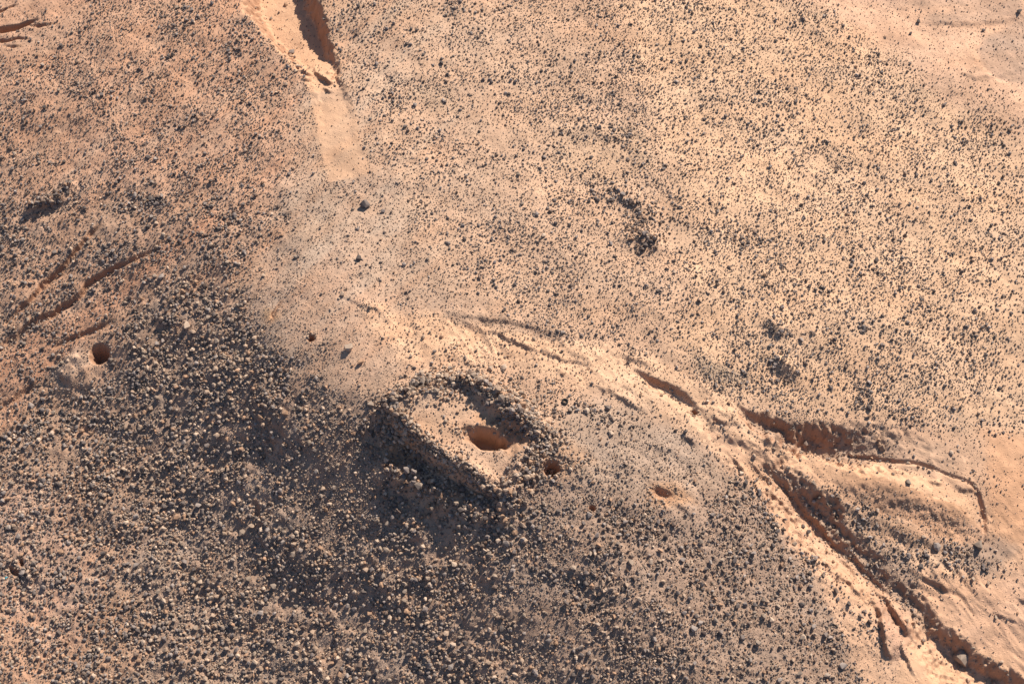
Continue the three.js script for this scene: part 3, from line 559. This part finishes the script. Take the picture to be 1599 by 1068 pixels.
for (const s of stones) {
  const v = onView(s.x, s.y, s.z);
  if (NEAR(s.x, s.z)) continue;
  if (v && singles < 255) { const p = plots.find(q => q[0](...v))[1]; scenic.push([s, HUE[s.tint] + ' stone, one of the largest ' + p, HUE[s.tint] + ' large stones ' + p]); singles++; } else rest.push(s);
}
const protoStone = rocks.map(g => { const m = new THREE.Mesh(g, BANDS[0]); m.castShadow = m.receiveShadow = true; return m; });
for (const [s, label, group] of scenic) {
  const o = protoStone[s.g].clone(); o.material = BANDS[s.tint]; o.name = numbered('stone'); o.userData = { label, category: 'stone' }; if (group) o.userData.group = group;
  place(o, s); scene.add(o);
}
// ---- everything smaller, by the ground it lies on
const heaps = { scree: [], plain: [], left: [], spur: [] };
for (const s of rest) { const v = [s.x, s.z]; heaps[s.x > 22 && s.z < 20 ? 'plain' : s.x < -16 && s.z < -12 ? 'left' : s.x < 6 ? 'scree' : 'spur'].push(s); }
const STUFF = [['plain', 'plain_stones', 'countless small dark stones strewn over the pale right plain'], ['left', 'slope_stones', 'countless small dark stones on the orange upper left slope'], ['scree', 'scree', 'dense dark scree covering the crest flank and steep left slope'], ['spur', 'spur_stones', 'small stones covering the spur and ground beside the gullies']];
STUFF.forEach(([k, name, label], i) => { const m = copies(name, heaps[k], rocks[i]); m.userData.label = label; scene.add(m); });
const clods = [];                                  // lumps of earth fallen from the cut banks and thrown out of the holes
for (const [from, to, per, wide, size] of [['gully', 8, 11, .9, .2], ['trench', 9, 9, 1.9, .17]]) for (const c of channels) if (c.id === from) {
  const pth = c.path.p; for (let i = 0; i < pth.length - 1; i++) { const [ax, az] = pth[i], [bx, bz] = pth[i + 1], len = Math.hypot(bx - ax, bz - az), dep = (c.path.a[i][2] + c.path.a[i + 1][2]) / 2, w = Math.max(c.path.a[i][0], c.path.a[i][1]);
    for (let k = Math.floor(len * per * Math.min(1.2, dep) + rnd()); k > 0; k--) { const t = rnd(), o = gauss() * Math.min(wide, w * .6) + (from === 'trench' ? (rnd() < .5 ? -1 : 1) * w * .75 : 0), x = lerp(ax, bx, t) - (bz - az) / len * o, z = lerp(az, bz, t) + (bx - ax) / len * o; const q = spec(x, z, size * Math.exp(gauss() * .55), 1, .15); q.tint = [5, 6, 7, 9, 10][Math.floor(rnd() * 5)]; clods.push(q); } }
}
for (const b of hollows) for (let k = Math.floor(60 * b.r[0]); k > 0; k--) { const a = rnd() * 6.283, r = .95 + Math.abs(gauss()) * .35, x = b.at[0] + Math.cos(a) * r * b.r[0], z = b.at[1] + Math.sin(a) * r * b.r[1], q = spec(x, z, .15 * Math.exp(gauss() * .5), 1, .15); q.tint = [5, 6, 7, 9, 10][Math.floor(rnd() * 5)]; clods.push(q); }
const cl = copies('earth_clods', clods, rocks[7]); cl.userData.label = 'small earth clods fallen along the gully banks, trench and hole rims'; scene.add(cl);
const pb = copies('grit', pebs, pebbles[0]); pb.userData.label = 'fine grit and pebbles scattered over the whole hillside'; scene.add(pb);

// ------------------------------------------------------------------ built and heaped stone: things made of stones
function stonework(name, label, category, specs, most = 300) {
  const b = specs[0], base = [b.x, ground(b.x, b.z), b.z], t = new THREE.Group();
  t.name = numbered(name); t.position.set(...base); t.userData = { label, category }; scene.add(t);
  specs.sort((p, q) => q.d - p.d);
  specs.slice(0, most).forEach(s => { const o = protoStone[s.g].clone(); o.material = BANDS[s.tint]; o.name = 'stone'; place(o, s, base); t.add(o); });
  if (specs.length > most) { const r = copies('rubble', specs.slice(most), rocks[6], base); t.add(r); }
  return t;
}
function along(pts, per, wide, size, pa, pile = 0) {   // stones strewn along a line: [u, v, share]
  const path = pts.map(([u, v]) => P(u, v)), out = [];
  for (let i = 0; i < path.length - 1; i++) {
    const [ax, az] = path[i], [bx, bz] = path[i + 1], len = Math.hypot(bx - ax, bz - az), k0 = pts[i][2] ?? 1, k1 = pts[i + 1][2] ?? 1;
    for (let n = Math.floor(len * per * (k0 + k1) / 2 + rnd()); n > 0; n--) {
      const t = rnd(), o = gauss() * wide, nx = -(bz - az) / len, nz = (bx - ax) / len, d = Math.min(.95, size * Math.exp(gauss() * .34));
      const sx = ax + (bx - ax) * t + nx * o, sz = az + (bz - az) * t + nz * o; if (Math.hypot(sx - TYRE[0], sz - TYRE[1]) < .8) continue;
      out.push(spec(sx, sz, d, pa, .22 + pile * rnd() * Math.exp(-o * o / (wide * wide))));
    }
  }
  return out;
}
stonework('stone_enclosure', 'ring of tumbled pale and grey rubble walls round a dug floor on the crest', 'enclosure', [].concat(
  along(low([[592, 642], [612, 622], [648, 606], [690, 590], [722, 587], [752, 598], [785, 618], [820, 644], [850, 668, .7], [872, 694, .4]]), 54, .85, .38, .75, .5),
  along(low([[640, 588, .3], [700, 572, .6], [760, 582, .8], [810, 616, .9], [850, 645, .6]]), 22, 1.1, .28, .5),
  along(low([[680, 612], [720, 612], [760, 628, .6]]), 22, .7, .3, .65),
  along(low([[852, 660], [842, 700], [828, 730], [814, 762], [796, 790]]), 46, .9, .37, .55, .7),
  along(low([[604, 640], [640, 676], [690, 714], [745, 748], [790, 776]]), 52, .5, .36, .9, .35),
  along(low([[598, 652], [634, 692], [684, 730], [740, 764], [785, 788]]), 22, .6, .33, .6, .3),
  along(low([[775, 636], [800, 642], [828, 664]]), 40, .7, .34, .5, .4),
  along(low([[690, 655, .5], [720, 668, .7], [742, 678, .2]]), 20, .55, .3, .7),
  along(low([[598, 738], [625, 735], [660, 752], [700, 776], [750, 797], [795, 804]]), 44, 1.2, .4, .6, .5),
  along(low([[575, 640, .8], [590, 665], [605, 700, .7]]), 38, 1.3, .36, .5, .4),
  along(low([[860, 690, .7], [845, 715], [838, 740, .6]]), 26, .8, .34, .75),
  along(low([[875, 728, .6], [900, 715], [935, 720, .4]]), 20, .8, .32, .85),
  along(low([[740, 795, .8], [790, 815], [800, 860, .4]]), 26, 1.3, .4, .7),
  along(low([[860, 612, .4], [895, 620, .7], [930, 640, .8], [965, 655, .8], [990, 660, .3]]), 16, .7, .36, .7)), 300);
stonework('stone_ring', 'faint low ring of dark stones on the upper slope right of centre', 'stone ring', along([[868, 215, .5], [890, 204], [925, 199], [955, 207], [985, 222], [1002, 243], [1000, 258, .6]], 13, .95, .29, .08, .05).concat(along([[872, 215, .8], [870, 245, .8], [890, 265, .4], [930, 272, .3]], 10, .8, .24, .15)));
stonework('stone_heap', 'dark loose stone heap just below the faint stone ring', 'stone heap', along([[925, 310, .7], [965, 296], [995, 312], [1012, 335], [1050, 352, .5]], 17, 1.7, .34, .12, .15));
stonework('stone_heap', 'small reddish brown stone heap below the dark heap beside bare sand', 'stone heap', along([[978, 372], [1005, 370], [1030, 388]], 26, 1.0, .33, .35, .3).concat(along([[985, 340, .6], [1010, 345], [1020, 335]], 8, .7, .33, .3)).map(s => (s.tint = s.tint > 6 ? 9 : s.tint % 2 ? 4 : s.tint, s)));
stonework('stone_pile', 'small raised pile of grey stones with black shadow at the left', 'stone pile', along([[45, 332], [58, 320], [80, 318], [95, 308], [112, 288, .6]], 20, .5, .4, .25, .5));
stonework('stone_pile', 'low dark stone cluster right of the raised pile on the left', 'stone pile', along([[205, 320], [225, 315], [250, 318, .5]], 14, .7, .36, .15, .2));
stonework('stone_cluster', 'upper small dark stone cluster above the right gully head', 'stone cluster', along([[1202, 498], [1216, 515]], 17, .8, .31, .1, .2));
stonework('stone_cluster', 'lower tight pile of dark stones above the right gully head', 'stone cluster', along([[1205, 556], [1226, 570], [1244, 585]], 20, .95, .33, .15, .2));
stonework('stone_cluster', 'round cluster of stones just above the shaded gully bank', 'stone cluster', along([[1338, 618], [1352, 626], [1362, 630]], 22, .7, .3, .1, .2));
stonework('stone_cluster', 'tiny stone ring on the right plain right of the clusters', 'stone cluster', along([[1340, 510], [1352, 508], [1352, 518], [1342, 520]], 12, .2, .3, .05, .1));

// ------------------------------------------------------------------ small finds
{
  const [x, z] = TYRE, y = ground(x, z), t = new THREE.Group(); t.name = 'tyre'; t.position.set(x, y, z); t.rotation.set(.12, .4, -.1);
  t.userData = { label: 'black worn tyre lying flat on grey dust right of the enclosure', category: 'tyre' };
  const rubber = new THREE.MeshStandardMaterial({ color: new THREE.Color().setRGB(.022, .021, .022), roughness: .85 }), dust = new THREE.MeshStandardMaterial({ color: new THREE.Color().setRGB(.16, .12, .095), roughness: 1 });
  const prof = [[.19, .02], [.21, 0], [.29, 0], [.325, .03], [.335, .07], [.335, .13], [.325, .17], [.29, .2], [.21, .2], [.19, .18], [.2, .16], [.28, .15], [.28, .05], [.2, .04], [.19, .02]].map(p => new THREE.Vector2(...p));
  const c = new THREE.Mesh(new THREE.LatheGeometry(prof, 40), rubber); c.name = 'casing'; t.add(c);
  const tr = []; for (let i = 0; i < 36; i++) tr.push(i);
  const fill = new THREE.Mesh(new THREE.CylinderGeometry(.2, .2, .05, 24), dust); fill.name = 'dust_fill'; fill.position.y = .045; t.add(fill);
  for (const m of t.children) m.castShadow = m.receiveShadow = true;
  scene.add(t);
}
{
  const [x, z] = G(10, 904), pts = [];
  for (let i = 0; i < 10; i++) pts.push(new THREE.Vector3((rnd() - .5) * .42, (rnd() - .5) * .1, (rnd() - .5) * .26));
  const m = new THREE.Mesh(new ConvexGeometry(pts), new THREE.MeshStandardMaterial({ color: new THREE.Color().setRGB(.08, .42, .52), roughness: .5, side: THREE.DoubleSide }));
  m.name = 'plastic_scrap'; m.position.set(x, ground(x, z) + .09, z); m.rotation.set(.4, .5, .2); m.castShadow = true;
  m.userData = { label: 'small bright blue scrap by the dark hollow at the left edge', category: 'scrap' }; scene.add(m);
}
renderer.setSize(1024, 683);
renderer.render(scene, camera);
